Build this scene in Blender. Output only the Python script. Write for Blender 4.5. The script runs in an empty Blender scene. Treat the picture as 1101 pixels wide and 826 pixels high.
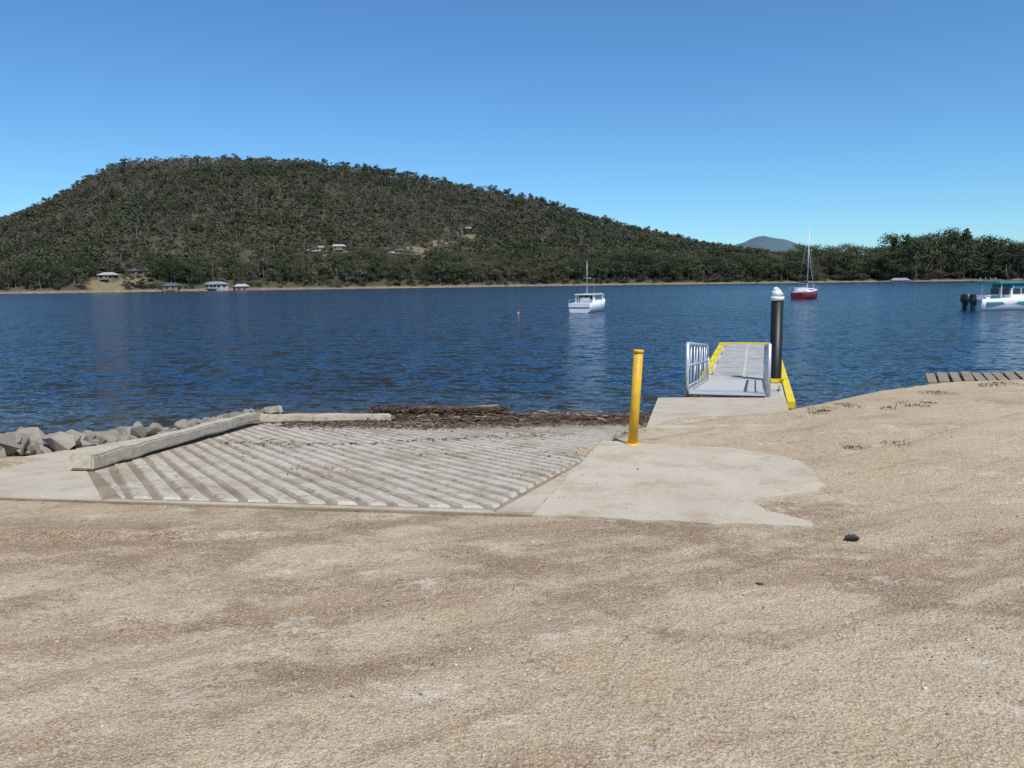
import bpy, bmesh, math, random
import numpy as np
from mathutils import Vector, Matrix, noise
random.seed(7); rng=np.random.default_rng(7)
S=bpy.context.scene; COL=S.collection
WZ=-1.3
# ---------------------------------------------------------------- helpers
def link(o,parent=None):
    COL.objects.link(o)
    if parent: o.parent=parent
    return o
def empty(name,loc=(0,0,0),rz=0):
    e=bpy.data.objects.new(name,None); e.location=loc; e.rotation_euler=(0,0,rz); e.empty_display_size=.2
    return link(e)
def obj_bm(name,bm,mats,parent=None,smooth=False):
    me=bpy.data.meshes.new(name)
    bmesh.ops.recalc_face_normals(bm,faces=bm.faces[:])
    bm.to_mesh(me); bm.free()
    for m in (mats if isinstance(mats,(list,tuple)) else [mats]): me.materials.append(m)
    if smooth:
        for p in me.polygons: p.use_smooth=True
    return link(bpy.data.objects.new(name,me),parent)
def mesh_np(name,verts,faces,mat=None,smooth=False,parent=None,do_link=True):
    me=bpy.data.meshes.new(name)
    verts=np.asarray(verts,dtype=np.float32); faces=np.asarray(faces,dtype=np.int32)
    k=faces.shape[1]
    me.vertices.add(len(verts)); me.vertices.foreach_set('co',verts.ravel())
    me.loops.add(faces.size); me.loops.foreach_set('vertex_index',faces.ravel())
    me.polygons.add(len(faces)); me.polygons.foreach_set('loop_start',np.arange(0,faces.size,k,dtype=np.int32))
    me.polygons.foreach_set('loop_total',np.full(len(faces),k,dtype=np.int32))
    me.update(calc_edges=True)
    if smooth: me.polygons.foreach_set('use_smooth',np.ones(len(faces),dtype=bool))
    if mat: me.materials.append(mat)
    o=bpy.data.objects.new(name,me)
    if do_link: link(o,parent)
    return o
def bbox(bm,c,s,rot=None,mi=0,taper=None):
    r=bmesh.ops.create_cube(bm,size=1.0)
    for v in r['verts']:
        p=Vector((v.co.x*s[0],v.co.y*s[1],v.co.z*s[2]))
        if taper and v.co.z>0: p.x*=taper[0]; p.y*=taper[1]
        if rot: p=rot@p
        v.co=p+Vector(c)
    fs=set(f for v in r['verts'] for f in v.link_faces)
    for f in fs: f.material_index=mi
    return r['verts']
def tube(bm,a,b,r1,r2=None,seg=8,mi=0,caps=True):
    a=Vector(a); b=Vector(b); r2=r1 if r2 is None else r2
    d=(b-a); q=d.to_track_quat('Z','Y')
    A=[];B=[]
    for i in range(seg):
        t=2*math.pi*i/seg; e=Vector((math.cos(t),math.sin(t),0))
        A.append(bm.verts.new(a+q@(e*r1))); B.append(bm.verts.new(b+q@(e*r2)))
    for i in range(seg):
        f=bm.faces.new((A[i],A[(i+1)%seg],B[(i+1)%seg],B[i])); f.material_index=mi; f.smooth=True
    if caps:
        f=bm.faces.new(A[::-1]); f.material_index=mi
        f=bm.faces.new(B); f.material_index=mi
def prism(bm,top,bottom_off,mi=0):
    T=[bm.verts.new(p) for p in top]; B=[bm.verts.new((p[0],p[1],p[2]-bottom_off)) for p in top]
    n=len(T); bm.faces.new(T).material_index=mi; bm.faces.new(B[::-1]).material_index=mi
    for i in range(n): bm.faces.new((T[i],B[i],B[(i+1)%n],T[(i+1)%n])).material_index=mi
# ---------------------------------------------------------------- materials
class NT:
    def __init__(s,name):
        s.m=bpy.data.materials.new(name); s.m.use_nodes=True; s.t=s.m.node_tree; s.n=s.t.nodes; s.l=s.t.links
        s.b=s.n['Principled BSDF']; s.out=s.n['Material Output']
    def new(s,t,**k):
        x=s.n.new(t)
        for a,b in k.items(): setattr(x,a,b)
        return x
    def pos(s,scale=(1,1,1),rot=0):
        g=s.new('ShaderNodeNewGeometry'); r=s.new('ShaderNodeVectorRotate',rotation_type='Z_AXIS'); r.inputs['Angle'].default_value=rot
        s.l.new(g.outputs['Position'],r.inputs['Vector'])
        m=s.new('ShaderNodeMapping'); s.l.new(r.outputs[0],m.inputs[0])
        m.inputs['Scale'].default_value=scale; return m.outputs[0]
    def noise(s,vec,scale,detail=4,rough=.55,out='Fac'):
        x=s.new('ShaderNodeTexNoise'); x.inputs['Scale'].default_value=scale; x.inputs['Detail'].default_value=detail
        x.inputs['Roughness'].default_value=rough
        if vec is not None: s.l.new(vec,x.inputs['Vector'])
        return x.outputs[out]
    def rng(s,v,a,b,c=0,d=1):
        x=s.new('ShaderNodeMapRange'); s.l.new(v,x.inputs[0])
        for i,k in enumerate((a,b,c,d)): x.inputs[i+1].default_value=k
        return x.outputs[0]
    def mix(s,f,a,b,mode='MIX'):
        x=s.new('ShaderNodeMix',data_type='RGBA',blend_type=mode)
        for i,k in ((0,f),(6,a),(7,b)):
            if isinstance(k,(int,float)): x.inputs[i].default_value=k
            elif isinstance(k,tuple): x.inputs[i].default_value=(*k,1)
            else: s.l.new(k,x.inputs[i])
        return x.outputs[2]
    def math(s,op,a,b=None):
        x=s.new('ShaderNodeMath',operation=op)
        for i,k in enumerate((a,b)):
            if k is None: continue
            if isinstance(k,(int,float)): x.inputs[i].default_value=k
            else: s.l.new(k,x.inputs[i])
        return x.outputs[0]
    def vec(s,op,a,b=None,scale=None):
        x=s.new('ShaderNodeVectorMath',operation=op)
        for i,k in enumerate((a,b)):
            if k is None: continue
            if isinstance(k,tuple): x.inputs[i].default_value=k
            else: s.l.new(k,x.inputs[i])
        if scale is not None:
            if isinstance(scale,(int,float)): x.inputs['Scale'].default_value=scale
            else: s.l.new(scale,x.inputs['Scale'])
        return x.outputs[0]
    def bump(s,h,strength=.5,dist=.01,normal=None):
        x=s.new('ShaderNodeBump'); x.inputs['Strength'].default_value=strength; x.inputs['Distance'].default_value=dist
        s.l.new(h,x.inputs['Height'])
        if normal is not None: s.l.new(normal,x.inputs['Normal'])
        return x.outputs[0]
    def fin(s,col=None,rough=.9,normal=None,metal=0,spec=.3):
        if col is not None:
            if isinstance(col,tuple): s.b.inputs['Base Color'].default_value=(*col,1)
            else: s.l.new(col,s.b.inputs['Base Color'])
        if isinstance(rough,(int,float)): s.b.inputs['Roughness'].default_value=rough
        else: s.l.new(rough,s.b.inputs['Roughness'])
        s.b.inputs['Metallic'].default_value=metal; s.b.inputs['Specular IOR Level'].default_value=spec
        if normal is not None: s.l.new(normal,s.b.inputs['Normal'])
        return s.m
def simple(name,c,rough=.6,metal=0,var=.25,sc=6,spec=.4,bump=0):
    t=NT(name); tc=t.new('ShaderNodeTexCoord').outputs['Object']
    n=t.noise(tc,sc,5); f=t.rng(n,.3,.7)
    col=t.mix(f,tuple(x*(1-var) for x in c),tuple(min(1,x*(1+var*.4)) for x in c))
    return t.fin(col,rough,t.bump(n,.4,bump) if bump else None,metal,spec)

def m_sand():
    t=NT('sandy_gravel'); P=t.pos()
    g=t.new('ShaderNodeNewGeometry'); sx=t.new('ShaderNodeSeparateXYZ'); t.l.new(g.outputs['Position'],sx.inputs[0])
    big=t.noise(P,.45,5,.6); mid=t.noise(P,2.2,6,.65); fine=t.noise(P,24,5,.8); grit=t.noise(P,105,3,.75)
    streak=t.noise(t.pos((.34,1.2,1),math.radians(-16)),1.0,8,.72)
    streak2=t.noise(t.pos((.16,2.6,1),math.radians(-32)),1.0,6,.68)
    patch=t.noise(t.pos((.8,1.2,1),.3),1.1,8,.75)
    blot=t.noise(t.pos((.95,1.5,1)),1.5,9,.78)
    # traffic-compacted band in front of the ramp: darker dirt is more common there
    ya=t.math('ABSOLUTE',t.math('SUBTRACT',sx.outputs['Y'],4.4)); band=t.rng(ya,0,1.7,.075,-.015)
    lf=t.rng(sx.outputs['X'],-4,3,.03,-.005); band=t.math('ADD',band,lf)
    ns=t.math('ADD',streak,band); np_=t.math('ADD',patch,band)
    c=t.mix(t.rng(mid,.3,.7),(.51,.39,.245),(.62,.495,.335))
    c=t.mix(t.rng(big,.42,.60,0,.6),c,(.47,.345,.205))
    c=t.mix(t.rng(ns,.52,.62,0,.70),c,(.30,.195,.11))
    c=t.mix(t.rng(np_,.56,.64,0,.70),c,(.23,.145,.082))
    c=t.mix(t.rng(streak2,.54,.62,0,.55),c,(.29,.195,.112))
    c=t.mix(t.rng(blot,.56,.64,0,.70),c,(.72,.65,.52))
    c2=t.mix(t.rng(fine,.32,.50,.55,0),c,(.22,.15,.09))
    c2=t.mix(t.rng(fine,.55,.70,0,.5),c2,(.76,.65,.49))
    c3=t.mix(t.rng(grit,.53,.63,0,.60),c2,(.82,.72,.58))
    c4=t.mix(t.rng(grit,.36,.46,.65,0),c3,(.15,.10,.065))
    c5=t.mix(t.rng(sx.outputs['Z'],-1.15,-.75,1,0),c4,(.10,.08,.05))
    v=t.new('ShaderNodeTexVoronoi'); v.inputs['Scale'].default_value=55; t.l.new(P,v.inputs['Vector'])
    h=t.math('ADD',t.math('MULTIPLY',grit,.6),t.math('ADD',t.math('MULTIPLY',fine,.9),t.math('MULTIPLY',v.outputs['Distance'],-.5)))
    n1=t.bump(h,.8,.02); n2=t.bump(mid,.6,.06,n1)
    return t.fin(c5,.95,n2,0,.12)
def m_conc(name,a,b,stain=(.2,.15,.09),st=.5,wet=False,sc=1.0,th=(.50,.66)):
    t=NT(name); P=t.pos()
    big=t.noise(P,1.3*sc,6,.6); fine=t.noise(P,60,4,.7); st_n=t.noise(t.pos((1,1,1),.5),2.6*sc,8,.75); gr=t.noise(P,220,2,.6)
    c=t.mix(t.rng(big,.3,.7),a,b)
    c=t.mix(t.rng(st_n,th[0],th[1],0,st),c,stain)
    if wet:
        lg=t.noise(t.pos((.8,1.3,1),.9),.8,8,.75); c=t.mix(t.rng(lg,.48,.62,0,.6),c,stain)
        md=t.noise(t.pos(),7,5,.8); c=t.mix(t.rng(md,.52,.64,0,.65),c,tuple(x*.7 for x in stain))
    c=t.mix(t.rng(fine,.3,.6,.35,0),c,(.17,.13,.09))
    c=t.mix(t.rng(gr,.56,.7,0,.3),c,(.62,.57,.48))
    if wet:
        g=t.new('ShaderNodeNewGeometry'); sx=t.new('ShaderNodeSeparateXYZ'); t.l.new(g.outputs['Position'],sx.inputs[0])
        zz=t.math('ADD',sx.outputs['Z'],t.math('MULTIPLY',big,.7))
        c=t.mix(t.rng(zz,-.85,-.35,.85,0),c,(.17,.125,.08))
    return t.fin(c,.9,t.bump(t.math('ADD',fine,t.math('MULTIPLY',st_n,.6)),.5,.008),0,.2)
def m_wood(name,a,b,rot=0,sc=(1,14,14)):
    t=NT(name); tc=t.new('ShaderNodeTexCoord').outputs['Object']; m=t.new('ShaderNodeMapping'); t.l.new(tc,m.inputs[0]); m.inputs['Scale'].default_value=sc
    n=t.noise(m.outputs[0],2.5,6,.65); k=t.noise(tc,9,4)
    c=t.mix(t.rng(n,.3,.7),a,b); c=t.mix(t.rng(k,.52,.7,0,.6),c,tuple(x*.6 for x in a))
    return t.fin(c,.85,t.bump(n,.5,.006),0,.2)
def m_leaf(name,dark,mid,dry):
    t=NT(name); oi=t.new('ShaderNodeObjectInfo').outputs['Random']; g=t.new('ShaderNodeNewGeometry')
    cr=t.new('ShaderNodeValToRGB'); e=cr.color_ramp.elements
    e[0].color=(*dark,1); e[1].color=(*dry,1); e[0].position=0; e[1].position=1
    k=e.new(.6); k.color=(*mid,1); t.l.new(oi,cr.inputs[0])
    lf=t.rng(g.outputs['Random Per Island'],0,1,.55,1.35)
    mul=t.new('ShaderNodeVectorMath',operation='SCALE'); t.l.new(cr.outputs[0],mul.inputs[0]); t.l.new(lf,mul.inputs['Scale'])
    big=t.noise(t.pos(),.011,4,.6); c=t.mix(t.rng(big,.45,.60,0,.5),mul.outputs[0],dry)
    b2=t.noise(t.pos(),.02,4,.6); c=t.mix(t.rng(b2,.52,.62,0,.4),c,dark)
    return t.fin(c,.8,None,0,.15)

M_sand=m_sand()
M_conc=m_conc('pale_concrete',(.50,.43,.325),(.60,.53,.41),(.38,.29,.185),.6,th=(.49,.63))
M_rib=m_conc('ramp_rib_concrete',(.50,.45,.355),(.64,.585,.48),(.32,.24,.155),.6,True,1.2,(.51,.65))
M_groove=m_conc('ramp_groove_sediment',(.28,.21,.14),(.39,.31,.21),(.21,.15,.095),.6,True)
M_beam=m_wood('weathered_timber',(.40,.35,.25),(.60,.54,.42))
M_plank=m_wood('old_planks',(.20,.16,.11),(.36,.29,.21),sc=(14,1,14))
M_rock=m_conc('riprap_stone',(.20,.185,.155),(.39,.35,.285),(.12,.10,.08),.7)
M_deb=simple('seaweed',(.115,.072,.042),.9,var=.6,sc=8)
M_deb2=simple('dry_driftwood',(.33,.26,.18),.9,var=.4)
M_yel=simple('yellow_paint',(.74,.42,.03),.5,var=.25,sc=9)
M_yel2=simple('safety_yellow',(.78,.62,.02),.55,var=.15)
M_alu=simple('aluminium',(.60,.61,.62),.45,metal=.5,var=.15)
M_grate=simple('grey_deck_grating',(.42,.41,.38),.8,var=.3,sc=3)
M_deckl=m_conc('pontoon_concrete',(.50,.48,.43),(.60,.57,.51),(.3,.29,.26),.3)
M_black=simple('black_hdpe',(.012,.012,.013),.45,var=.3)
M_white=simple('white_gelcoat',(.80,.80,.78),.3,var=.06,sc=2)
M_wpl=simple('white_cap_plastic',(.78,.78,.76),.4,var=.08)
M_red=simple('maroon_hull',(.20,.012,.02),.35,var=.2)
M_glass=simple('dark_glass',(.015,.02,.025),.1,var=.2,spec=.8)
M_teal=simple('teal_canvas',(.05,.24,.27),.7,var=.2)
M_dark=simple('dark_cowling',(.02,.022,.025),.35,var=.2)
M_orange=simple('orange_buoy',(.75,.30,.10),.5)
M_sail=simple('blue_sail_cover',(.03,.05,.13),.8)
M_bark=simple('pale_bark',(.30,.27,.22),.9,var=.4,sc=2)
M_leaf=m_leaf('eucalypt_leaves',(.042,.054,.029),(.080,.090,.050),(.135,.122,.080))
M_leaf2=m_leaf('shore_leaves',(.036,.054,.024),(.074,.094,.040),(.125,.128,.065))
M_dry=m_leaf('dry_leaves',(.092,.086,.062),(.13,.115,.086),(.165,.145,.115))

# ---------------------------------------------------------------- near terrain
def zramp(x,y): return -.109*(y-(5.42-.15*x))
PLAT=np.array([(-400,-300),(-400,3),(-60,4),(-14,6.2),(-7.5,7.1),(-5.75,7.4),(-5.55,6.35),(-3,5.86),(.12,5.40),(.88,7.9),(1.42,8.6),
 (2.0,9.3),(3.1,9.4),(3.9,10.0),(5.2,11.1),(6.5,11.9),(8.5,12.2),(14,12.6),(60,20),(400,30),(400,-300)],float)
PAD0=[(.13,5.36,.014),(1.93,5.02,.014),(1.98,5.14,.014),(1.74,5.40,.014),(1.72,5.66,.014),(2.30,5.92,.014),(2.44,6.2,.014),(2.52,6.85,.014),(2.40,7.12,.014),(2.16,7.45,.014),(.90,7.93,.014)]
def sdist(P,X,Y):
    d=np.full(X.shape,1e9); ins=np.zeros(X.shape,bool); n=len(P)
    for i in range(n):
        a=P[i]; b=P[(i+1)%n]; e=b-a; wx=X-a[0]; wy=Y-a[1]
        t=np.clip((wx*e[0]+wy*e[1])/(e@e),0,1)
        d=np.minimum(d,np.hypot(wx-e[0]*t,wy-e[1]*t))
        c=((a[1]>Y)!=(b[1]>Y)) & (X < (b[0]-a[0])*(Y-a[1])/(b[1]-a[1]+1e-12)+a[0])
        ins^=c
    return np.where(ins,-d,d)
def vnoise(X,Y,s,amp,z=0.):
    o=np.empty(X.shape); f=o.ravel(); xs=X.ravel()*s; ys=Y.ravel()*s
    for i in range(len(f)): f[i]=noise.noise((xs[i],ys[i],z))
    return f.reshape(X.shape)*amp
PADA=np.array([p[:2] for p in PAD0],float)
def terrain(X,Y,detail=True):
    sd=sdist(PLAT,X,Y)
    slope=np.where(X<-5.0,.185,.42)
    slope=np.where((X>-5.0)&(X<.12+.3*(Y-5.4)+.1)&(Y<9.2),5.0,slope)
    zp=-np.clip(sd-.02,0,None)*slope
    mound=.10*np.exp(-(((X-7.5)/3.2)**2+((Y-9.5)/2.6)**2))+.05*np.exp(-(((X-4.6)/1.3)**2+((Y-8.4)/1.2)**2))
    zp=zp+mound*(sd<.3)
    zr=zramp(X,Y)-.05
    L=np.clip((-5.4)-X,0,None)+np.clip(X-(.10+.3*(Y-5.4)),0,None)
    zr=np.where(Y>5.0,zr-L*.55,-9)
    inr=zr>=zp
    z=np.maximum(zp,zr)
    if detail:
        pd=sdist(PADA,X,Y)
        edge=np.clip((np.abs(sd))/.5,.25,1)
        k=np.where(inr,.3,edge)
        z=z+(vnoise(X,Y,.8,.018)+vnoise(X,Y,3.1,.014,4.)+vnoise(X,Y,9,.008,9.))*k
        z=z-.03*np.clip(-pd/.2+.0,0,1)
    return np.maximum(z,-3.2)
xs=np.concatenate([[-400,-200,-100,-60,-40,-28,-20,-15],np.arange(-12,13,.09),[14,16,19,24,32,48,80,150,400]])
ys=np.concatenate([[-300,-120,-50,-20,-8,-3,0],np.arange(1,19,.075),[19.5,20.5,22,25,30,40,60,120,300]])
X,Y=np.meshgrid(xs,ys); Z=terrain(X,Y)
nx,ny=len(xs),len(ys); idx=np.arange(nx*ny).reshape(ny,nx)
F=np.stack([idx[:-1,:-1],idx[:-1,1:],idx[1:,1:],idx[1:,:-1]],-1).reshape(-1,4)
mesh_np('ground',np.stack([X,Y,Z],-1).reshape(-1,3),F,M_sand,True)
def tz(x,y): return float(terrain(np.array([x]),np.array([y]),False)[0])

def hullrock(bm,c,s,n=11,mi=0,flat=.65):
    vs=[]
    q=Matrix.Rotation(random.random()*6.28,3,'Z')@Matrix.Rotation(random.uniform(-.4,.4),3,'X')
    ax=(s*random.uniform(.8,1.25),s*random.uniform(.6,1.0),s*random.uniform(flat*.7,flat*1.2))
    for i in range(n):
        v=Vector((random.gauss(0,1),random.gauss(0,1),random.gauss(0,1))).normalized()
        v=Vector((v.x*ax[0],v.y*ax[1],v.z*ax[2])); vs.append(bm.verts.new(q@v+Vector(c)))
    r=bmesh.ops.convex_hull(bm,input=vs)
    dead=[e for e in r['geom_interior'] if isinstance(e,bmesh.types.BMVert)]
    if dead: bmesh.ops.delete(bm,geom=dead,context='VERTS')
base=[]
for k in range(5):
    b=bmesh.new(); hullrock(b,(0,0,0),1,12); bmesh.ops.triangulate(b,faces=b.faces[:]); b.verts.index_update()
    base.append((np.array([v.co[:] for v in b.verts]),np.array([[v.index for v in f.verts] for f in b.faces]))); b.free()
V=[];FF=[];off=0
N=24000
px=rng.uniform(-7,9,N); d=1.6+rng.random(N)**1.4*8.5; py=d
px=px*(.35+.65*d/10)
dens=vnoise(px,py,1.1,1.0,2.); keep=rng.random(N)<np.clip(.45+dens*1.6,.08,1); px,py=px[keep],py[keep]; N=len(px)
pz=terrain(px,py)
sdv=sdist(PLAT,px,py); pdv=sdist(PADA,px,py)
for i in range(N):
    if sdv[i]>-.05: continue
    if pdv[i]<0:
        if rng.random()<.85: continue
        pz[i]=.014
    s=.0025+.0085*rng.random()**3.5
    if rng.random()<.010: s*=2.2
    bv,bf=base[i%5]; a=rng.random()*6.28; c_,s_=math.cos(a),math.sin(a)
    R=np.array([[c_,-s_,0],[s_,c_,0],[0,0,1]])
    V.append(bv@R.T*s+[px[i],py[i],pz[i]+s*.15]); FF.append(bf+off); off+=len(bv)
def m_peb():
    t=NT('pebbles'); g=t.new('ShaderNodeNewGeometry'); cr=t.new('ShaderNodeValToRGB'); e=cr.color_ramp.elements
    e[0].color=(.16,.115,.075,1); e[1].color=(.72,.63,.50,1); e.new(.6).color=(.46,.36,.24,1)
    t.l.new(g.outputs['Random Per Island'],cr.inputs[0]); return t.fin(cr.outputs[0],.9)
mesh_np('gravel',np.concatenate(V),np.concatenate(FF),m_peb())
M_ds=simple('dark_stone',(.07,.065,.06),.8)
for (x,y,s) in ((2.09,4.78,.05),(1.28,4.05,.03)):
    b=bmesh.new(); hullrock(b,(0,0,0),s,14,flat=.5); o=obj_bm('loose_stone',b,M_ds); o.location=(x,y,tz(x,y)+.012)

# ---------------------------------------------------------------- boat ramp
ramp=empty('boat_ramp')
b=bmesh.new()
pts=[(.12,5.36),(-1.5,5.58),(-3.2,5.86),(-5.9,6.25),(-5.5,8.2),(-5.1,14.8),(-5.0,19.5),(4.35,19.5)]
prism(b,[(x,y,zramp(x,y)+.010) for x,y in pts],.25)
obj_bm('ramp_slab',b,M_groove,ramp)
b=bmesh.new()
a=Vector((-.5,.866,0)); n=Vector((.866,.5,0))
clip=[(-.14,5.56),(-3.0,5.97),(-4.05,7.6),(-4.5,14.6),(-4.6,17.9),(3.52,17.9)]
for k in range(-40,90):
    c=n*(k*.182); wob_=random.uniform(-.008,.008); hw=random.uniform(.056,.066)
    prof=[(-hw-.012,-.012),(-hw+.008,.018),(hw-.008,.018),(hw+.012,-.012)]
    rings=[]
    for s in range(-8,96):
        w1=noise.noise((k*3.1,s*.35,0))*.014; w2=noise.noise((k*2.3,s*.9,8))*.012
        zz=noise.noise((k*1.7,s*.3,5))*.009
        rings.append([b.verts.new(c+a*(s*.25)+n*(q[0]*(1+w2*12)+w1+wob_)+Vector((0,0,q[1]+zz))) for q in prof])
    for s in range(len(rings)-1):
        for j in range(3): b.faces.new((rings[s][j],rings[s][j+1],rings[s+1][j+1],rings[s+1][j]))
m=len(clip); planes=[]
for i in range(m):
    p=Vector((*clip[i],0)); q=Vector((*clip[(i+1)%m],0)); e=(q-p).normalized()
    nn=Vector((-e.y,e.x,0)); planes.append((p,nn))
    bmesh.ops.bisect_plane(b,geom=b.verts[:]+b.edges[:]+b.faces[:],plane_co=p,plane_no=nn,clear_outer=True)
    bmesh.ops.bisect_plane(b,geom=b.verts[:]+b.edges[:]+b.faces[:],plane_co=p-nn*.05,plane_no=nn)
for v in b.verts:
    for p,nn in planes:
        if abs((Vector((v.co.x,v.co.y,0))-p).dot(nn))<.002: v.co.z=-.012
for v in b.verts: v.co.z+=zramp(v.co.x,v.co.y)+.010
obj_bm('ramp_ribs',b,M_rib,ramp)
b=bmesh.new()
prism(b,[(x,y,zramp(x,y)+.025) for x,y in [(.13,5.37),(-.12,5.41),(3.55,17.9),(3.83,17.9)]],.2)
obj_bm('ramp_edge_strip',b,M_conc,ramp)
b=bmesh.new()
prism(b,[(x,y,zramp(x,y)+.016) for x,y in [(-3.08,5.87),(-5.85,6.26),(-5.5,8.2),(-5.2,12.0),(-4.62,12.0),(-4.12,7.6)]],.2)
obj_bm('ramp_apron',b,M_conc,ramp)
b=bmesh.new()
prism(b,[(x,y,zramp(x,y)+.014) for x,y in [(-.12,5.41),(-.16,5.53),(-3.05,5.93),(-3.08,5.87)]],.2)
obj_bm('ramp_top_strip',b,M_conc,ramp)

def wob(pts,amp,step=.06,keep=()):
    out=[]
    for i in range(len(pts)):
        p=Vector(pts[i]); q=Vector(pts[(i+1)%len(pts)]); L=(q-p).length; k=max(1,int(L/step))
        am=0 if i in keep else amp
        for j in range(k):
            r=p.lerp(q,j/k)
            e=am*min(1,j/k*4,(1-j/k)*4+ .0) if j else (0 if (i in keep or (i-1)%len(pts) in keep) else am)
            out.append((r.x+(noise.noise((r.x*4,r.y*4,1))+.6*noise.noise((r.x*14,r.y*14,1)))*e,r.y+(noise.noise((r.x*4,r.y*4,7))+.6*noise.noise((r.x*14,r.y*14,7)))*e,r.z))
    return out
b=bmesh.new()
prism(b,wob(PAD0,.05,keep=(10,)),.55)
obj_bm('concrete_pad',b,M_conc)
b=bmesh.new()
path=[(1.42,8.45),(3.05,8.62),(3.40,9.7),(4.58,13.35),(2.45,13.35)]
def zpath(y): return .03-max(0,y-8.5)*.079
prism(b,[(x,y,zpath(y)) for x,y in path],.30)
obj_bm('concrete_path',b,M_conc)

def beam(name,p,q,w,h,mat):
    p=Vector(p);q=Vector(q); d=q-p; L=d.length
    b=bmesh.new(); bbox(b,(L/2,0,0),(L,w,h)); bmesh.ops.bevel(b,geom=b.edges[:],offset=.02,segments=2,affect='EDGES')
    bmesh.ops.subdivide_edges(b,edges=[e for e in b.edges if e.calc_length()>1],cuts=30)
    for v in b.verts: v.co+=Vector((0,noise.noise(v.co*1.5)*.03,noise.noise(v.co*1.7+Vector((5,5,5)))*.035))
    o=obj_bm(name,b,mat); o.matrix_world=Matrix.Translation(p)@d.to_track_quat('X','Z').to_matrix().to_4x4(); return o
beam('timber_beam',(-4.14,7.55,zramp(-4.1,7.55)+.10),(-4.62,14.4,zramp(-4.6,14.4)+.16),.22,.145,M_beam)
beam('timber_beam',(-4.55,14.2,zramp(-4.5,14.2)+.13),(-2.3,15.0,zramp(-2.3,15.0)+.10),.18,.12,M_beam)

b=bmesh.new()
reg=[(-5.7,8.0),(-6.0,7.45),(-9.5,6.9),(-12,8),(-12,15),(-9,17),(-5.0,17.6),(-4.9,14.5),(-5.3,11)]
regA=np.array(reg,float)
n_=2600; cx=rng.uniform(-12,-4.8,n_); cy=rng.uniform(6.9,17.6,n_); inside=sdist(regA,cx,cy)<0; cz=terrain(cx,cy,False)
for i in range(n_):
    if not inside[i] or cz[i]<-1.7: continue
    s=random.uniform(.07,.20)*(1 if random.random()<.88 else 1.5)
    if cx[i]>-5.6: s*=.8
    hullrock(b,(cx[i],cy[i],cz[i]+s*.3+random.uniform(0,.12)),s,13,flat=.75)
obj_bm('riprap_rocks',b,M_rock)
b=bmesh.new()
for i in range(40):
    t=random.random(); x=4.7+t*1.3; y=11.2+t*1.0+random.uniform(0,1.2); s=random.uniform(.04,.10)
    hullrock(b,(x,y,tz(x,y)+s*.1),s,12,flat=.6)
for i in range(140):
    x=random.uniform(1.2,2.4); y=9.0+ (x-1.2)*2.2+random.uniform(0,2.5); s=random.uniform(.04,.13)
    hullrock(b,(x,y,tz(x,y)+s*.1),s,12,flat=.6)
obj_bm('bank_rocks',b,M_rock)

# ---------------------------------------------------------------- wrack
def sticks(bm,n,fx,size,mi=0,zup=.12):
    for i in range(n):
        x,y=fx(); z=max(tz(x,y),zramp(x,y) if x<4 else -9, WZ-.03)+.03+random.random()**2*zup
        L=random.uniform(*size); a=random.uniform(0,math.pi); w=random.uniform(.005,.018)*min(1,L*8)
        d=Vector((math.cos(a),math.sin(a),random.uniform(-.15,.15)))*L/2; s=Vector((-math.sin(a),math.cos(a),random.uniform(-.6,.6))).normalized()*w
        c=Vector((x,y,z)); k=Vector((random.uniform(-.3,.3)*L*.4,random.uniform(-.3,.3)*L*.4,random.uniform(0,.3)*L*.3))
        vs=[bm.verts.new(p) for p in (c-d-s,c-d+s,c+k+s,c+d+s,c+d-s,c+k-s)]
        bm.faces.new((vs[0],vs[1],vs[2],vs[5])).material_index=mi; bm.faces.new((vs[5],vs[2],vs[3],vs[4])).material_index=mi
b=bmesh.new()
def f1():
    t=random.random(); x=-2.9+t*6.2; return x,15.8+.12*x+random.gauss(0,.5)+.3*math.sin(x*2)
def f2():
    t=random.random(); x=-2.9+t*2.8; return x,16.3+random.gauss(0,.25)
def f3():
    t=random.random(); x=-4.0+t*6.4; return x,14.2+random.gauss(0,.45)+.3*math.sin(x*1.3)+.15*x
def f4():
    while True:
        x,y=random.uniform(-4.0,2.6),random.uniform(7,16)
        if noise.noise((x*.9,y*.9,3))>.10 and x<.0+.3*(y-5.4): return x,y
def f5():
    t=random.random(); x=-3.9+t*5; return x,11.3+random.gauss(0,.2)+.4*math.sin(x*1.1+1)+.25*x
sticks(b,8000,f1,(.05,.24),0,.07); sticks(b,3200,f2,(.06,.28),0,.22); sticks(b,2400,f3,(.03,.16),0,.03); sticks(b,700,f4,(.015,.06),0,.008); sticks(b,260,f5,(.03,.12),0,.01)
sticks(b,420,f1,(.08,.3),1,.10)
obj_bm('seaweed_wrack',b,[M_deb,M_deb2])
b=bmesh.new()
for (p,q,r) in (((-1.6,16.7,-1.04),(-.3,17.0,-1.02),.045),((-2.6,16.1,-1.02),(-1.7,16.6,-.96),.03)):
    tube(b,p,q,r,r*.6,7)
obj_bm('driftwood',b,M_deb2)
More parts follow.
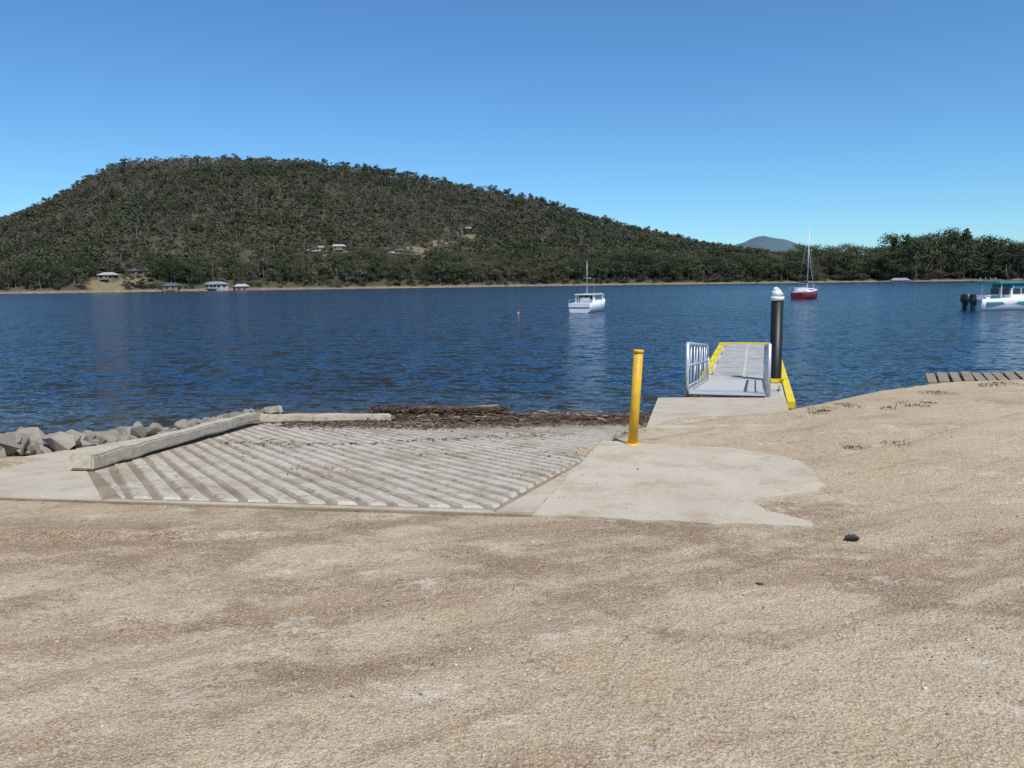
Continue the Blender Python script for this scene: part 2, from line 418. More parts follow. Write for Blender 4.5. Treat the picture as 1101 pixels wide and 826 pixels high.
def tuft(name,x,y,z,n,h,spread,mat):
    b=bmesh.new()
    for i in range(n):
        a=random.random()*6.28; r=random.random()**.5*spread; ox,oy=math.cos(a)*r,math.sin(a)*r
        hh=h*random.uniform(.3,1)*(1-.5*r/spread); lx,ly=random.gauss(0,.35)*hh,random.gauss(0,.35)*hh; w=.003+.004*random.random()*(1 if h<.2 else 3); t=random.random()*3.14
        sx,sy=math.cos(t)*w,math.sin(t)*w
        b.faces.new([b.verts.new(p) for p in ((ox-sx,oy-sy,-.02),(ox+sx,oy+sy,-.02),(ox+lx*.6+sx,oy+ly*.6+sy,hh*.6),(ox+lx,oy+ly,hh))])
    o=obj_bm(name,b,mat); o.location=(x,y,z); return o
M_tuft=simple('green_shrub',(.09,.13,.04),.8,var=.5); M_dryg=simple('dry_weeds',(.19,.145,.08),.9,var=.5)
tuft('coastal_shrub',-4.95,15.4,tz(-4.95,15.4),450,.36,.25,M_tuft)
tuft('coastal_shrub',-4.5,16.0,tz(-4.5,16),250,.22,.25,M_tuft)
for x,y in ((4.4,9.9),(4.9,9.4),(3.3,7.3),(5.8,10.6),(6.8,11.4),(3.7,9.3)):
    for q in range(3):
        xx=x+random.uniform(-.5,.5); yy=y+random.uniform(-.3,.3)
        tuft('dry_weed_patch',xx,yy,float(terrain(np.array([xx]),np.array([yy]))[0]),random.randint(40,120),random.uniform(.02,.04),random.uniform(.08,.22),M_dryg)

# ---------------------------------------------------------------- bollard
b=bmesh.new()
tube(b,(0,0,-.05),(.03,0,.90),.046,.046,20); tube(b,(.03,0,.90),(.031,0,.925),.053,.048,20)
tube(b,(0,0,-.04),(0,0,.012),.070,.070,20)
o=obj_bm('yellow_bollard',b,M_yel); o.location=(1.17,7.72,.016); o.rotation_euler=(0,math.radians(1.5),0)

# ---------------------------------------------------------------- pontoon & gangway
D=Vector((.2905,.957,0)).normalized(); R=Vector((D.y,-D.x,0))
ori=Vector((3.78,13.3,0))
def W(along,side,z): return ori+D*along+R*side+Vector((0,0,z))
rotz=Matrix.Rotation(-math.atan2(D.x,D.y),3,'Z')
jet=empty('floating_jetty')
DZ=-.90
b=bmesh.new()
bbox(b,W(10.6,.0,DZ-.12),(1.80,16.2,.24),rotz)
for k in range(6): bbox(b,W(4.2+k*2.7,0,DZ-.36),(1.7,2.3,.24),rotz)
obj_bm('pontoon_deck',b,M_deckl,jet)
b=bmesh.new()
for k in range(10):
    for s in (-.42,.42):
        if s>0 and k in(1,): continue
        bbox(b,W(4.6+k*1.46,s,DZ+.006),(.76,1.36,.02),rotz)
obj_bm('deck_grating_panels',b,M_grate,jet)
b=bmesh.new()
bbox(b,W(10.6,-.99,DZ-.02),(.17,16.2,.14),rotz)
bbox(b,W(10.9,.98,DZ-.02),(.15,15.6,.14),rotz)
bbox(b,W(18.82,0,DZ-.02),(1.80,.18,.14),rotz)
for k in range(5):
    for s in (-.94,.94): bbox(b,W(9.0+k*2.1,s,DZ+.09),(.10,.5,.08),rotz)
for k in range(8):
    a0=k*math.pi/4; bbox(b,W(6.7+.23*math.sin(a0),.74+.23*math.cos(a0),DZ+.06),(.10,.19,.08),rotz@Matrix.Rotation(-a0+0,3,'Z'))
obj_bm('yellow_fender',b,M_yel2,jet)
b=bmesh.new()
for k in range(5):
    for s in (-.80,.80):
        tube(b,W(5+k*3,s-.0,DZ),W(5+k*3,s,DZ+.10),.03,.03,8); tube(b,W(4.85+k*3,s,DZ+.1),W(5.15+k*3,s,DZ+.1),.025,.025,8)
obj_bm('mooring_cleats',b,M_alu,jet)
gang=empty('gangway')
g0=(0,-.32); g1=(6.3,DZ+.06)
GC=-.18
def G(t,side,dz): a=t*6.3; return W(a,side+GC,g0[1]+(g1[1]-g0[1])*t+dz)
b=bmesh.new()
N_=24
for k in range(N_):
    t0=k/N_; t1=(k+.86)/N_
    vs=[G(t0,-.60,.03),G(t0,.60,.03),G(t1,.60,.03),G(t1,-.60,.03)]; prism(b,[tuple(v) for v in vs],.03)
obj_bm('gangway_treads',b,simple('light_tread',(.56,.54,.49),.7,var=.12),gang)
b=bmesh.new()
for s in (-.66,.66):
    vs=[G(0,s-.04,.06),G(0,s+.04,.06),G(1,s+.04,.06),G(1,s-.04,.06)]; prism(b,[tuple(v) for v in vs],.16)
    H=.86
    tube(b,G(0,s,H),G(.93,s,H),.026,seg=10); tube(b,G(.93,s,H),G(1,s,H-.28),.026,seg=10); tube(b,G(1,s,H-.28),G(1,s,.05),.026,seg=10)
    tube(b,G(0,s,.48),G(1,s,.48),.016,seg=8)
    tube(b,G(0,s,-.05),G(0,s,H),.032,seg=10)
    tube(b,G(.02,s,.12),G(1,s,.12),.016,seg=8)
    for k in range(1,8):
        tube(b,G(k/8,s,.05),G(k/8,s,H),.015,seg=8)
        if k%2: tube(b,G((k-1)/8,s,.12),G(k/8,s,H),.011,seg=6)
obj_bm('handrails',b,M_alu,gang)
b=bmesh.new()
vs=[G(-.03,-.62,.02),G(-.03,.62,.02),G(.10,.62,.045),G(.10,-.62,.045)]; prism(b,[tuple(v) for v in vs],.012)
obj_bm('hinge_plate',b,M_alu,gang)

pile=empty('mooring_pile'); pp=W(6.7,.74,0)
pile.location=(pp.x,pp.y,0)
b=bmesh.new(); tube(b,(0,0,-4),(0,0,1.10),.145,.145,28); obj_bm('pile_sleeve',b,M_black,pile)
b=bmesh.new()
tube(b,(0,0,1.08),(0,0,1.18),.158,.158,28,caps=True); tube(b,(0,0,1.18),(-.045,0,1.34),.158,.09,28); tube(b,(-.045,0,1.34),(-.07,0,1.40),.09,.03,28)
obj_bm('pile_cap',b,M_wpl,pile)

tj=empty('timber_jetty')
b=bmesh.new()
x=6.9
while x<16:
    w=random.uniform(.12,.15)
    bbox(b,(x+w/2,13.25,-.07+random.uniform(-.012,.012)),(w,1.4+random.uniform(-.08,.08),.05),Matrix.Rotation(random.uniform(-.02,.02)-.45,3,'Z')); x+=w*1.15+random.uniform(.025,.05)
obj_bm('deck_planks',b,M_plank,tj)
b=bmesh.new()
bbox(b,(11.75,12.80,-.18),(9.6,.16,.15)); bbox(b,(12.05,13.75,-.18),(9.6,.16,.15))
for k in range(5):
    tube(b,(7.6+k*2.1,13.75,-3),(7.6+k*2.1,13.75,-.26),.1,.1,10)
obj_bm('bearers_and_piles',b,m_wood('bearer_wood',(.16,.135,.10),(.28,.24,.19)),tj)

# ---------------------------------------------------------------- water
def m_water():
    t=NT('river_water')
    n1=t.noise(t.pos((.8,1.5,1),math.radians(12)),1.5,3,.6,'Color')
    n2=t.noise(t.pos((.8,1.6,1),math.radians(-20)),4.5,4,.65,'Color')
    n3=t.noise(t.pos((.5,1,1),math.radians(6)),.35,3,.6,'Color')
    gust=t.noise(t.pos((.30,1,1)),.022,5,.6)
    v=t.vec('ADD',t.vec('SCALE',t.vec('SUBTRACT',n1,(.5,.5,.5)),scale=1.5),t.vec('SCALE',t.vec('SUBTRACT',n2,(.5,.5,.5)),scale=1.25))
    v=t.vec('ADD',v,t.vec('SCALE',t.vec('SUBTRACT',n3,(.5,.5,.5)),scale=.26))
    v=t.vec('SCALE',v,scale=t.rng(gust,.35,.65,.8,1.3))
    v=t.vec('MULTIPLY',v,(1.3,1.2,0)); v=t.vec('ADD',v,(0,0,1)); nrm=t.vec('NORMALIZE',v)
    g=t.new('ShaderNodeNewGeometry'); sx=t.new('ShaderNodeSeparateXYZ'); t.l.new(g.outputs['Position'],sx.inputs[0])
    c=t.mix(t.rng(gust,.35,.65),(.006,.025,.058),(.010,.037,.084))
    c=t.mix(t.rng(sx.outputs['Y'],17,23,.7,0),c,(.060,.062,.050))
    m=t.fin(c,.12,nrm,0,.5); t.b.inputs['IOR'].default_value=1.333
    return m
xs=np.concatenate([[-6000,-2000,-800],np.linspace(-400,400,9),[800,2000,6000]]); ys=np.array([-300,0,50,100,200,400,800,2000,7000])
X,Y=np.meshgrid(xs,ys); nx,ny=len(xs),len(ys); idx=np.arange(nx*ny).reshape(ny,nx)
F=np.stack([idx[:-1,:-1],idx[:-1,1:],idx[1:,1:],idx[1:,:-1]],-1).reshape(-1,4)
mesh_np('water',np.stack([X,Y,np.full(X.shape,WZ)],-1).reshape(-1,3),F,m_water())

# ---------------------------------------------------------------- far hill
RX=[-1400,-1100,-900,-700,-573,-531,-490,-453,-417,-365,-313,-229,-156,-94,-31,31,94,156,219,281,365,500,1500]
RH=[4,8,20,46,66,79,95,115,129,132,131,130,121,109,95,83,62,46,31,20,13,12,12]
SX=[-1500,-600,-280,-150,0,150,300,600,1500]; SY=[400,420,440,500,560,570,545,520,500]
HOUSES=[(-236,476,9,'s'),(-228,492,9,'l'),(-200,478,8,'l'),(-178,490,12,'w'),(-165,496,8,'s'),(-141,592,14,'w'),(-127,603,10,'s'),(-122,583,8,'l'),(-90,594,13,'w'),(-82,608,9,'l'),(-38,690,10,'s'),(46,745,13,'l'),(64,742,9,'l'),(262,545,11,'w')]
CLEAR=[(h[0]*.985,h[1]-9,10) for h in HOUSES]+[(-72,622,13),(-217,460,8),(26,722,12),(-55,650,9)]
def hillz(X,Y):
    ys=np.interp(X,SX,SY)+6*np.sin(X*.031)+4*np.sin(X*.083+1)
    XX=np.where(X<0,X*900/np.clip(Y,500,1100),X)
    H=np.interp(XX,RX,RH)
    t=(Y-ys)/(900-ys)
    s=np.where(t<0,t*.15,np.where(t<1,np.clip(t,0,None)**1.05,1-.5*np.clip(t-1,0,None)**1.2))
    z=H*s
    low=np.clip((Y-ys)/12,-1,1)*2.2
    z=np.maximum(z*1.0,-3)+low
    g=(vnoise(X,Y,.008,9)+vnoise(X,Y,.022,5,3.))*np.clip(t*2.2,0,1)*np.clip(H/60,.1,1)*np.clip(1.35-t,0.25,1)
    return WZ+z+g
xs=np.arange(-1400,1400,9.); ys=np.concatenate([np.arange(380,620,4.),np.arange(620,1300,10.)])
X,Y=np.meshgrid(xs,ys); Z=np.nan_to_num(hillz(X,Y)); nx,ny=len(xs),len(ys); idx=np.arange(nx*ny).reshape(ny,nx)
F=np.stack([idx[:-1,:-1],idx[:-1,1:],idx[1:,1:],idx[1:,:-1]],-1).reshape(-1,4)
def clearf(X,Y):
    c=np.zeros(np.shape(X))
    for (cx,cy,r) in CLEAR: c=np.maximum(c,np.clip(1.3-np.hypot((X-cx),(Y-cy))/r,0,1))
    return c
t=NT('hill_ground'); P=t.pos(); n1=t.noise(P,.05,5); n2=t.noise(P,.5,4)
g=t.new('ShaderNodeNewGeometry'); sx=t.new('ShaderNodeSeparateXYZ'); t.l.new(g.outputs['Position'],sx.inputs[0])
c=t.mix(t.rng(n1,.35,.65),(.055,.055,.034),(.10,.085,.055))
at=t.new('ShaderNodeAttribute'); at.attribute_name='clearing'
gr=t.mix(t.rng(n2,.3,.7),(.23,.19,.11),(.15,.14,.08))
c=t.mix(t.rng(at.outputs['Fac'],.15,.4),c,gr)
c=t.mix(t.rng(sx.outputs['Z'],-.8,.6,1,0),c,t.mix(t.rng(n2,.3,.7),(.30,.24,.16),(.16,.13,.09)))
M_hill=t.fin(c,.95,None,0,.1)
hill=mesh_np('hill',np.stack([X,Y,Z],-1).reshape(-1,3),F,M_hill,True)
at_=hill.data.attributes.new('clearing','FLOAT','POINT'); at_.data.foreach_set('value',clearf(X,Y).astype(np.float32).ravel())

xs=np.arange(200,2600,25.); ys=np.arange(2700,3500,25.)
X,Y=np.meshgrid(xs,ys); Z=-2+np.maximum(142*np.exp(-((X-960)/270)**2),95*np.exp(-((X-1150)/420)**2))*np.exp(-((Y-3050)/190)**2)+vnoise(X,Y,.008,12)+vnoise(X,Y,.03,5)+12*np.exp(-((Y-3050)/190)**2)
nx,ny=len(xs),len(ys); idx=np.arange(nx*ny).reshape(ny,nx)
F=np.stack([idx[:-1,:-1],idx[:-1,1:],idx[1:,1:],idx[1:,:-1]],-1).reshape(-1,4)
t=NT('haze_tinted_forest'); n_=t.noise(t.pos(),.06,6,.7)  # bluish aerial haze of the distance is painted into this forest colour
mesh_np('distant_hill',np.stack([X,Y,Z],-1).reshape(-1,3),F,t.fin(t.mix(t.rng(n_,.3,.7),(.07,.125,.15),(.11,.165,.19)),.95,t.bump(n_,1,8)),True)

# ---------------------------------------------------------------- trees
protos=bpy.data.collections.new('tree_prototypes')
def make_tree(name,h,cw,clumps,leaves,ls,leafmat,trunk_frac=.35,dead=False,conical=False):
    b=bmesh.new(); r0=h*.018
    top=Vector((random.uniform(-.06,.06)*h,random.uniform(-.06,.06)*h,h*(.95 if conical or dead else .78)))
    mid=Vector((top.x*.3+random.uniform(-.03,.03)*h,top.y*.3,h*.4))
    tube(b,(0,0,-1),mid,r0,r0*.7,6,0,False); tube(b,mid,top,r0*.7,r0*.2,6,0,False)
    cl=[]
    for i in range(clumps):
        a=i*2.4+random.uniform(-.5,.5); f=(i+.5)/clumps
        if conical:
            zz=h*(.15+.83*f); rr=cw*.5*(1.05-f)*random.uniform(.5,1); sz=cw*.28*(1.15-f)
        else:
            zz=h*(trunk_frac+(.97-trunk_frac)*random.uniform(0,1)); k=(zz/h-trunk_frac)/(1-trunk_frac)
            rr=cw*.5*math.sqrt(max(.08,1-(1.5*k-.6)**2))*random.uniform(.25,1); sz=cw*random.uniform(.13,.23)
        c=Vector((math.cos(a)*rr+top.x*zz/h,math.sin(a)*rr+top.y*zz/h,zz)); cl.append((c,sz))
        st=mid.lerp(top,max(0,min(.9,(zz-h*.45)/(h*.5)))) if zz>h*.45 else mid*.8
        tube(b,st,c,r0*.35,r0*.1,4,0,False)
        if dead:
            for j in range(3): tube(b,c,c+Vector((random.gauss(0,1),random.gauss(0,1),random.random()+.4))*h*.07,r0*.12,r0*.05,3,0,False)
    if not dead:
        for c,sz in cl:
            for j in range(leaves):
                v=Vector((random.gauss(0,1),random.gauss(0,1),random.gauss(0,.7)))
                v=v.normalized()*sz*random.random()**.45*1.1; v.z*=.75
                p=c+v; nrm=(v.normalized()*.7+Vector((random.gauss(0,.6),random.gauss(0,.6),random.gauss(.3,.6)))).normalized()
                q=nrm.to_track_quat('Z','Y'); s=ls*random.uniform(.5,1.2); e=s*random.uniform(.5,1); ro=random.random()*6.28
                m=Matrix.Rotation(ro,3,'Z'); 
                f=b.faces.new([b.verts.new(p+q@(m@Vector(w))) for w in ((-s,0,0),(0,-e*.5,0),(s,0,0),(0,e*.5,0))]); f.material_index=1
    me=bpy.data.meshes.new(name); b.to_mesh(me); b.free(); me.materials.append(M_bark); me.materials.append(leafmat)
    o=bpy.data.objects.new(name,me); protos.objects.link(o); return o
H1=[make_tree('gum_a',12,9,10,28,.85,M_leaf,.2),make_tree('gum_b',14,8.5,11,28,.85,M_leaf,.28),make_tree('gum_c',10,9,10,28,.9,M_leaf,.15),
    make_tree('gum_dry',12,8,8,24,.75,M_dry,.25),make_tree('gum_dead',13,7,9,0,.5,M_dry,.3,True),make_tree('gum_d',11,8,9,30,.8,M_leaf2,.2)]
H2=[make_tree('shore_gum_a',17,14,24,75,.55,M_leaf2,.2),make_tree('shore_gum_b',19,15,26,75,.55,M_leaf2,.25),make_tree('shore_gum_c',13,13,18,75,.55,M_leaf,.12),
    make_tree('shore_pine',19,11,30,60,.5,M_leaf2,.2,conical=True),make_tree('shore_scrub',6,8,10,60,.5,M_leaf,.05)]
def scatter(name,pts,rz,sc,vi,objs):
    me=bpy.data.meshes.new(name); me.vertices.add(len(pts)); me.vertices.foreach_set('co',np.asarray(pts,np.float32).ravel())
    for nm,ty,ar in (('rz','FLOAT',rz),('sc','FLOAT',sc),('vi','INT',vi)):
        a=me.attributes.new(nm,ty,'POINT'); a.data.foreach_set('value',np.asarray(ar,np.float32 if ty=='FLOAT' else np.int32))
    o=link(bpy.data.objects.new(name,me))
    ng=bpy.data.node_groups.new(name,'GeometryNodeTree')
    ng.interface.new_socket('Geometry',in_out='INPUT',socket_type='NodeSocketGeometry'); ng.interface.new_socket('Geometry',in_out='OUTPUT',socket_type='NodeSocketGeometry')
    N=ng.nodes; L=ng.links; gi=N.new('NodeGroupInput'); go=N.new('NodeGroupOutput'); J=N.new('GeometryNodeJoinGeometry')
    def attr(nm,dt):
        a=N.new('GeometryNodeInputNamedAttribute'); a.data_type=dt; a.inputs[0].default_value=nm; return [s for s in a.outputs if s.enabled and s.name=='Attribute'][0]
    R_=attr('rz','FLOAT'); S_=attr('sc','FLOAT'); V_=attr('vi','INT')
    cx=N.new('ShaderNodeCombineXYZ'); L.new(R_,cx.inputs[2])
    for i,ob in enumerate(objs):
        oi=N.new('GeometryNodeObjectInfo'); oi.inputs['Object'].default_value=ob; oi.inputs['As Instance'].default_value=True
        cp=N.new('FunctionNodeCompare'); cp.data_type='INT'; cp.operation='EQUAL'
        ins=[s for s in cp.inputs if s.enabled]; L.new(V_,ins[0]); ins[1].default_value=i
        ip=N.new('GeometryNodeInstanceOnPoints'); L.new(gi.outputs[0],ip.inputs['Points']); L.new(cp.outputs[0],ip.inputs['Selection'])
        L.new(oi.outputs['Geometry'],ip.inputs['Instance']); L.new(cx.outputs[0],ip.inputs['Rotation']); L.new(S_,ip.inputs['Scale']); L.new(ip.outputs[0],J.inputs[0])
    L.new(J.outputs[0],go.inputs[0])
    md=o.modifiers.new('scatter','NODES'); md.node_group=ng
    return o
sp=6.6; gx,gy=np.meshgrid(np.arange(-900,620,sp),np.arange(420,950,sp)); gx=gx.ravel()+rng.uniform(-3.2,3.2,gx.size); gy=gy.ravel()+rng.uniform(-3.2,3.2,gy.size)
ok=np.abs(gx)/gy<.80; gx,gy=gx[ok],gy[ok]
gz=hillz(gx,gy)
den=vnoise(gx,gy,.02,1.0)
ok=(gz>WZ+1.8)&(clearf(gx,gy)<.32)&(rng.random(gx.size)<.93+den*.5); gx,gy,gz=gx[ok],gy[ok],gz[ok]
dn=vnoise(gx,gy,.009,1.0,6.)
dryp=np.clip(np.clip((gz-35)/80,0,1)*.38+.06+dn*.5,.02,.75)
u=rng.random(gx.size); vi=np.where(u<dryp,3,np.where(u<dryp+.035,4,rng.choice([0,1,2,5],gx.size)))
scatter('eucalypt_forest',np.stack([gx,gy,gz-.2],-1),rng.random(gx.size)*6.28,rng.uniform(.55,1.12,gx.size),vi,H1)
n=2500; sxp=rng.uniform(-420,560,n); off=rng.random(n)**1.4*50+1
yy=np.interp(sxp,SX,SY)+6*np.sin(sxp*.031)+4*np.sin(sxp*.083+1)+off
zz=hillz(sxp,yy); keep=(clearf(sxp,yy)<.3)&(zz>WZ+.9)
keep&=(rng.random(n)<np.interp(sxp,[-420,-150,0,100,560],[.6,.7,.85,1,1]))
sxp,yy,zz,off=sxp[keep],yy[keep],zz[keep],off[keep]
vi=np.where(off<7,4,rng.choice([0,1,2,2,4],len(sxp)))
right=(sxp>268)&(sxp<345)&(off>8)
vi=np.where(right&(rng.random(len(sxp))<.06),3,vi)
scl=np.interp(sxp,[-420,-100,50,170,215,260,290,330,345,400,560],[.6,.7,.85,.85,1.1,1.15,1.65,1.6,1.3,1.3,1.5])*rng.uniform(.5,1.12,len(sxp))
scl=np.where(vi==4,scl*.8,scl)
scatter('shoreline_trees',np.stack([sxp,yy,zz-.2],-1),rng.random(len(sxp))*6.28,scl,vi,H2)

# ---------------------------------------------------------------- houses
M_wallw=simple('pale_weatherboard',(.52,.50,.44),.8,var=.1); M_wallb=simple('brown_brick',(.30,.21,.15),.9,var=.2)
M_roofg=simple('grey_roof',(.30,.31,.31),.6); M_roofs=simple('silver_roof',(.42,.43,.43),.5); M_roofd=simple('dark_roof',(.12,.12,.125),.6)
for i,(hx,hy,w,k) in enumerate(HOUSES):
    hz=float(hillz(np.array([hx*1.0]),np.array([hy*1.0]))[0])+.2
    e=empty('weatherboard_house' if k=='w' else 'brick_house',(hx,hy,hz),random.uniform(-.5,.5)); dpt=7; hh=2.6
    wall=M_wallb if k!='w' else M_wallw; roof={'w':M_roofg,'l':M_roofd,'s':M_roofs}[k]
    b=bmesh.new(); bbox(b,(0,0,hh/2-1.5),(w,dpt,hh+3)); obj_bm('walls',b,wall,e)
    b=bmesh.new(); o_=.6
    A=[b.verts.new(p) for p in ((-w/2-o_,-dpt/2-o_,hh+.01),(w/2+o_,-dpt/2-o_,hh+.01),(w/2+o_,dpt/2+o_,hh+.01),(-w/2-o_,dpt/2+o_,hh+.01),(-w/2+1.5,0,hh+1.6),(w/2-1.5,0,hh+1.6))]
    for f in ((0,1,5,4),(1,2,5),(2,3,4,5),(3,0,4),(3,2,1,0)): b.faces.new([A[j] for j in f])
    obj_bm('roof',b,roof,e)
    b=bmesh.new()
    for q in range(int(w//3)): bbox(b,(-w/2+2+q*3,-dpt/2-.02,1.4),(1.6,.06,1.2))
    bbox(b,(w/2+.02,0,1.4),(.06,2,1.2)); obj_bm('windows',b,M_glass,e)
    b=bmesh.new(); bbox(b,(.2,-dpt/2-.02,.95),(.9,.07,2.0)); bbox(b,(0,-dpt/2-1.2,.0),(w*.6,2.2,.2)); obj_bm('door_and_verandah',b,M_bark,e)

# ---------------------------------------------------------------- boats
def hull(name,parent,L,B,sheer,draft,mat,stripe=None,transom=.85):
    b=bmesh.new(); st=[]; n=14
    for i in range(n+1):
        t=i/n; y=-L/2+L*t
        hw=B/2*(transom+(1-transom)*min(1,t*3))*math.sqrt(max(0.0004,1-max(0,(t-.42)/.58)**2.3))
        sh=sheer*(1+.45*t**2); k=-draft*(1-max(0,(t-.6)/.4)**2*1.1)
        yo=.22*max(0,t-.75)*L*.3
        st.append([b.verts.new(p) for p in ((0,y,k),(hw*.62,y,k*.45),(hw*.90,y,.12),(hw*.97,y+yo*.5,sh*.55),(hw,y+yo,sh),
                  (hw*.93,y+yo,sh+.02))])
    rows=[]
    for s in st:
        left=[b.verts.new((-v.co.x,v.co.y,v.co.z)) for v in s[1:]][::-1]; rows.append(left+s)
    m=len(rows[0])
    for i in range(n):
        for j in range(m-1):
            f=b.faces.new((rows[i][j],rows[i][j+1],rows[i+1][j+1],rows[i+1][j]))
            f.smooth=True
            f.material_index=0 if (stripe is None or j in(0,1,m-2,m-3)) else 1
    b.faces.new(rows[0][::-1])
    for i in range(n): b.faces.new((rows[i][0],rows[i+1][0],rows[i+1][-1],rows[i][-1])).material_index=(2 if stripe else 0)
    ms=[mat]+([stripe,M_white] if stripe else [])
    return obj_bm(name,b,ms,parent)
def outboard(parent,x,y,s=1):
    b=bmesh.new(); bbox(b,(x,y-.25,.95*s),(.42*s,.55*s,.55*s),taper=(.8,.75)); bbox(b,(x,y-.25,.62*s),(.34*s,.42*s,.16*s))
    bmesh.ops.bevel(b,geom=b.edges[:],offset=.06*s,segments=2,affect='EDGES')
    bbox(b,(x,y-.22,.2*s),(.16*s,.24*s,.8*s)); bbox(b,(x,y-.25,-.28*s),(.12,.5*s,.14)); bbox(b,(x,y-.02,.55*s),(.3*s,.22,.3*s))
    for k in range(3):
        a=k*2.09; bbox(b,(x+math.cos(a)*.1,y-.55*s,-.28*s+math.sin(a)*.1),(.14,.03,.1),Matrix.Rotation(a,3,'Y'))
    return obj_bm('outboard_motor',b,M_dark,parent)
def rail(bm,pts,h,r=.02):
    for i in range(len(pts)-1):
        p,q=Vector(pts[i]),Vector(pts[i+1]); tube(bm,p+Vector((0,0,h)),q+Vector((0,0,h)),r,seg=6); tube(bm,p,p+Vector((0,0,h)),r,seg=6)
    tube(bm,pts[-1],Vector(pts[-1])+Vector((0,0,h)),r,seg=6)
e=empty('cabin_cruiser',(7.6,78,WZ),math.radians(-24))
hull('hull',e,6.2,2.5,.85,.45,M_white)
b=bmesh.new(); bbox(b,(0,.2,1.22),(1.9,2.8,.80),taper=(.86,.80)); bbox(b,(0,2.0,1.12),(1.5,1.3,.40),taper=(.7,.7)); bbox(b,(0,-.15,1.66),(1.9,3.1,.08)); 
for s in (-.85,.85): bbox(b,(s,-1.55,1.25),(.06,.06,.75))
bbox(b,(0,-1.2,1.15),(.9,.5,.40))
obj_bm('cabin',b,M_white,e)
b=bmesh.new()
for s in (-1,1):
    for q in range(3): bbox(b,(s*.885,-.7+q*.75,1.36),(.05,.58,.34),Matrix.Rotation(-s*.14,3,'Y'))
for q in (-.5,.0,.5): bbox(b,(q,-1.08,1.36),(.40,.06,.38)); bbox(b,(q,1.42,1.35),(.42,.06,.34),Matrix.Rotation(.25,3,'X'))
obj_bm('windows',b,M_glass,e)
b=bmesh.new(); tube(b,(-.3,.1,1.68),(-.3,.1,4.8),.04,.02); tube(b,(-.75,.1,3.2),(.15,.1,3.2),.02); tube(b,(.6,-.4,1.68),(.7,-.9,3.2),.015,.01)
rail(b,[(-.95,.9,1.05),(-.8,2.0,1.15),(-.3,3.0,1.25),(.3,3.0,1.25),(.8,2.0,1.15),(.95,.9,1.05)],.45); rail(b,[(-1.05,-2.9,.85),(1.05,-2.9,.85)],.35)
obj_bm('mast_and_rails',b,M_alu,e)
b=bmesh.new(); bbox(b,(0,-3.10,.45),(2.05,.03,.10)); obj_bm('transom_stripe',b,M_sail,e)
e=empty('sailing_yacht',(43.0,118,WZ),math.radians(-37))
hull('hull',e,8.0,2.7,.95,.6,M_red,M_red,.65)
b=bmesh.new(); bbox(b,(0,.3,1.25),(1.7,3.6,.50),taper=(.8,.8)); bbox(b,(0,-1.9,1.35),(1.6,1.2,.55),taper=(.85,.8)); obj_bm('cabin',b,M_white,e)
b=bmesh.new()
for s in (-1,1):
    for q in range(3): bbox(b,(s*.77,-.7+q*.9,1.28),(.05,.5,.18))
obj_bm('portholes',b,M_glass,e)
b=bmesh.new(); tube(b,(0,.8,1.0),(0,.8,10.2),.09,.05); tube(b,(0,.8,2.3),(0,-3.0,2.2),.05); tube(b,(-.6,.8,7.0),(.6,.8,7.0),.02)
for p in ((0,4.0,1.4),(0,-4.0,1.0),(1.25,.6,1.0),(-1.25,.6,1.0)): tube(b,(0,.8,10.0),p,.006,seg=4)
tube(b,(0,.8,7.4),(0,3.9,1.4),.05,seg=6)
rail(b,[(-1.1,-3.8,1.0),(-1.3,-1,1.0),(-1.2,2,1.1),(0,4.0,1.4),(1.2,2,1.1),(1.3,-1,1.0),(1.1,-3.8,1.0)],.6,.015)
obj_bm('mast_and_rigging',b,M_alu,e)
b=bmesh.new(); tube(b,(0,.6,2.42),(0,-2.9,2.32),.16,.09,8); obj_bm('furled_sail',b,M_sail,e)
e=empty('fishing_boat',(43.0,70.6,WZ),math.radians(-72))
hull('hull',e,7.2,2.7,.95,.5,M_white)
b=bmesh.new(); bbox(b,(0,.9,1.45),(2.1,2.5,1.0),taper=(.88,.82)); bbox(b,(0,2.6,1.30),(1.5,1.2,.4),taper=(.7,.6)); 
for s in (-.95,.95): 
    bbox(b,(s,-1.3,1.6),(.06,.06,1.3)); bbox(b,(s,.0,1.6),(.06,.06,1.3))
bbox(b,(0,-2.9,1.12),(2.2,.5,.35))
obj_bm('cabin',b,M_white,e)
b=bmesh.new(); bbox(b,(0,.2,2.34),(2.3,3.9,.20)); bmesh.ops.bevel(b,geom=b.edges[:],offset=.05,segments=1,affect='EDGES'); 
bbox(b,(0,.9,2.08),(1.95,2.1,.34)); obj_bm('hardtop',b,M_teal,e)
b=bmesh.new()
for s in (-1,1):
    for q in range(2): bbox(b,(s*1.0,.4+q*1.0,1.62),(.05,.85,.46),Matrix.Rotation(-s*.12,3,'Y'))
for q in (-.55,.55): bbox(b,(q,-.36,1.6),(.7,.05,.55)); bbox(b,(q,2.06,1.6),(.8,.05,.5),Matrix.Rotation(.2,3,'X'))
obj_bm('windows',b,M_glass,e)
b=bmesh.new(); bbox(b,(1.18,-1.0,.62),(.24,4.2,.22)); obj_bm('side_stripe',b,M_teal,e)
b=bmesh.new(); rail(b,[(-1.15,-3.3,.95),(-1.2,-1.5,.98)],.35); rail(b,[(1.15,-3.3,.95),(1.2,-1.5,.98)],.35); rail(b,[(-1.1,1.5,1.1),(-.7,2.9,1.3),(0,3.7,1.4),(.7,2.9,1.3),(1.1,1.5,1.1)],.5)
tube(b,(.7,-.2,2.3),(.9,-.9,3.6),.02,.01)
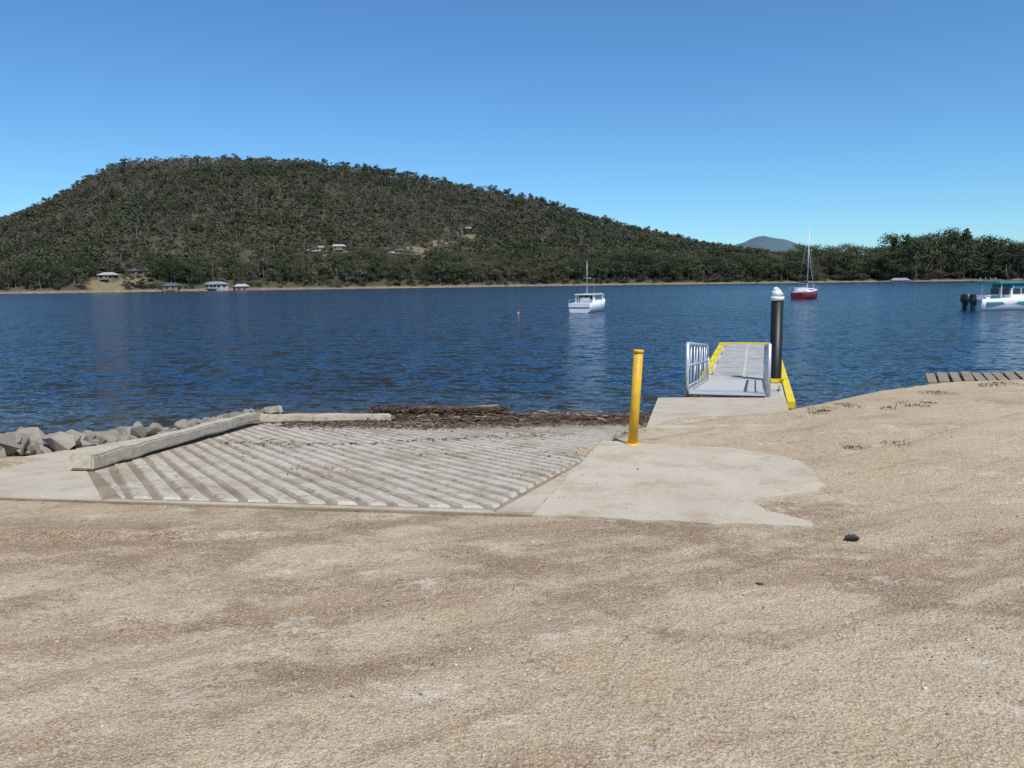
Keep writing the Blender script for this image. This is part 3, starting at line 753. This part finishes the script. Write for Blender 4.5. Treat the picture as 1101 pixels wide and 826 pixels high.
for q in range(4): tube(b,(-.8+q*.5,-1.5,2.43),(-.8+q*.5,-1.8,2.8),.02)
obj_bm('rails_and_aerials',b,M_alu,e)
outboard(e,-.42,-3.6,1.15); outboard(e,.42,-3.6,1.15)
b=bmesh.new(); bmesh.ops.create_uvsphere(b,u_segments=16,v_segments=10,radius=.13); tube(b,(0,0,.10),(0,0,.22),.03,.02,8); tube(b,(0,0,-.2),(0,0,-.1),.03,.04,8)
o=obj_bm('mooring_buoy',b,M_orange,smooth=True); o.location=(.65,74,WZ+.06)

# ---------------------------------------------------------------- light, sky, camera
EL=math.radians(58); AZ=math.radians(152)
w=bpy.data.worlds.new('World'); S.world=w; w.use_nodes=True; nt=w.node_tree
sky=nt.nodes.new('ShaderNodeTexSky'); sky.sky_type='NISHITA'; sky.sun_disc=False; sky.sun_elevation=EL; sky.sun_rotation=AZ
sky.air_density=1.0; sky.dust_density=0.0; sky.ozone_density=2.0; sky.altitude=0
mx=nt.nodes.new('ShaderNodeMix'); mx.data_type='RGBA'; mx.blend_type='MULTIPLY'; mx.inputs[0].default_value=1; mx.inputs[7].default_value=(.52,.87,1.17,1)
bg=nt.nodes['Background']; bg.inputs['Strength'].default_value=.115
nt.links.new(sky.outputs[0],mx.inputs[6]); nt.links.new(mx.outputs[2],bg.inputs['Color'])
sl=bpy.data.lights.new('sun','SUN'); sl.energy=4.3; sl.angle=math.radians(.53); sl.color=(1,.945,.86)
so=link(bpy.data.objects.new('sun',sl)); to=Vector((math.sin(AZ)*math.cos(EL),math.cos(AZ)*math.cos(EL),math.sin(EL)))
so.rotation_euler=(-to).to_track_quat('-Z','Y').to_euler(); so.location=to*50
cd=bpy.data.cameras.new('camera'); cd.sensor_width=36; cd.lens=28.25; cd.clip_end=20000; cd.clip_start=.05
co=link(bpy.data.objects.new('camera',cd))
co.matrix_world=Matrix.Translation((0,0,1.6))@Matrix.Rotation(math.radians(90-7.22),4,'X')@Matrix.Rotation(math.radians(-.7),4,'Z')
S.camera=co
S.view_settings.view_transform='Standard'; S.view_settings.look='None'; S.view_settings.exposure=0
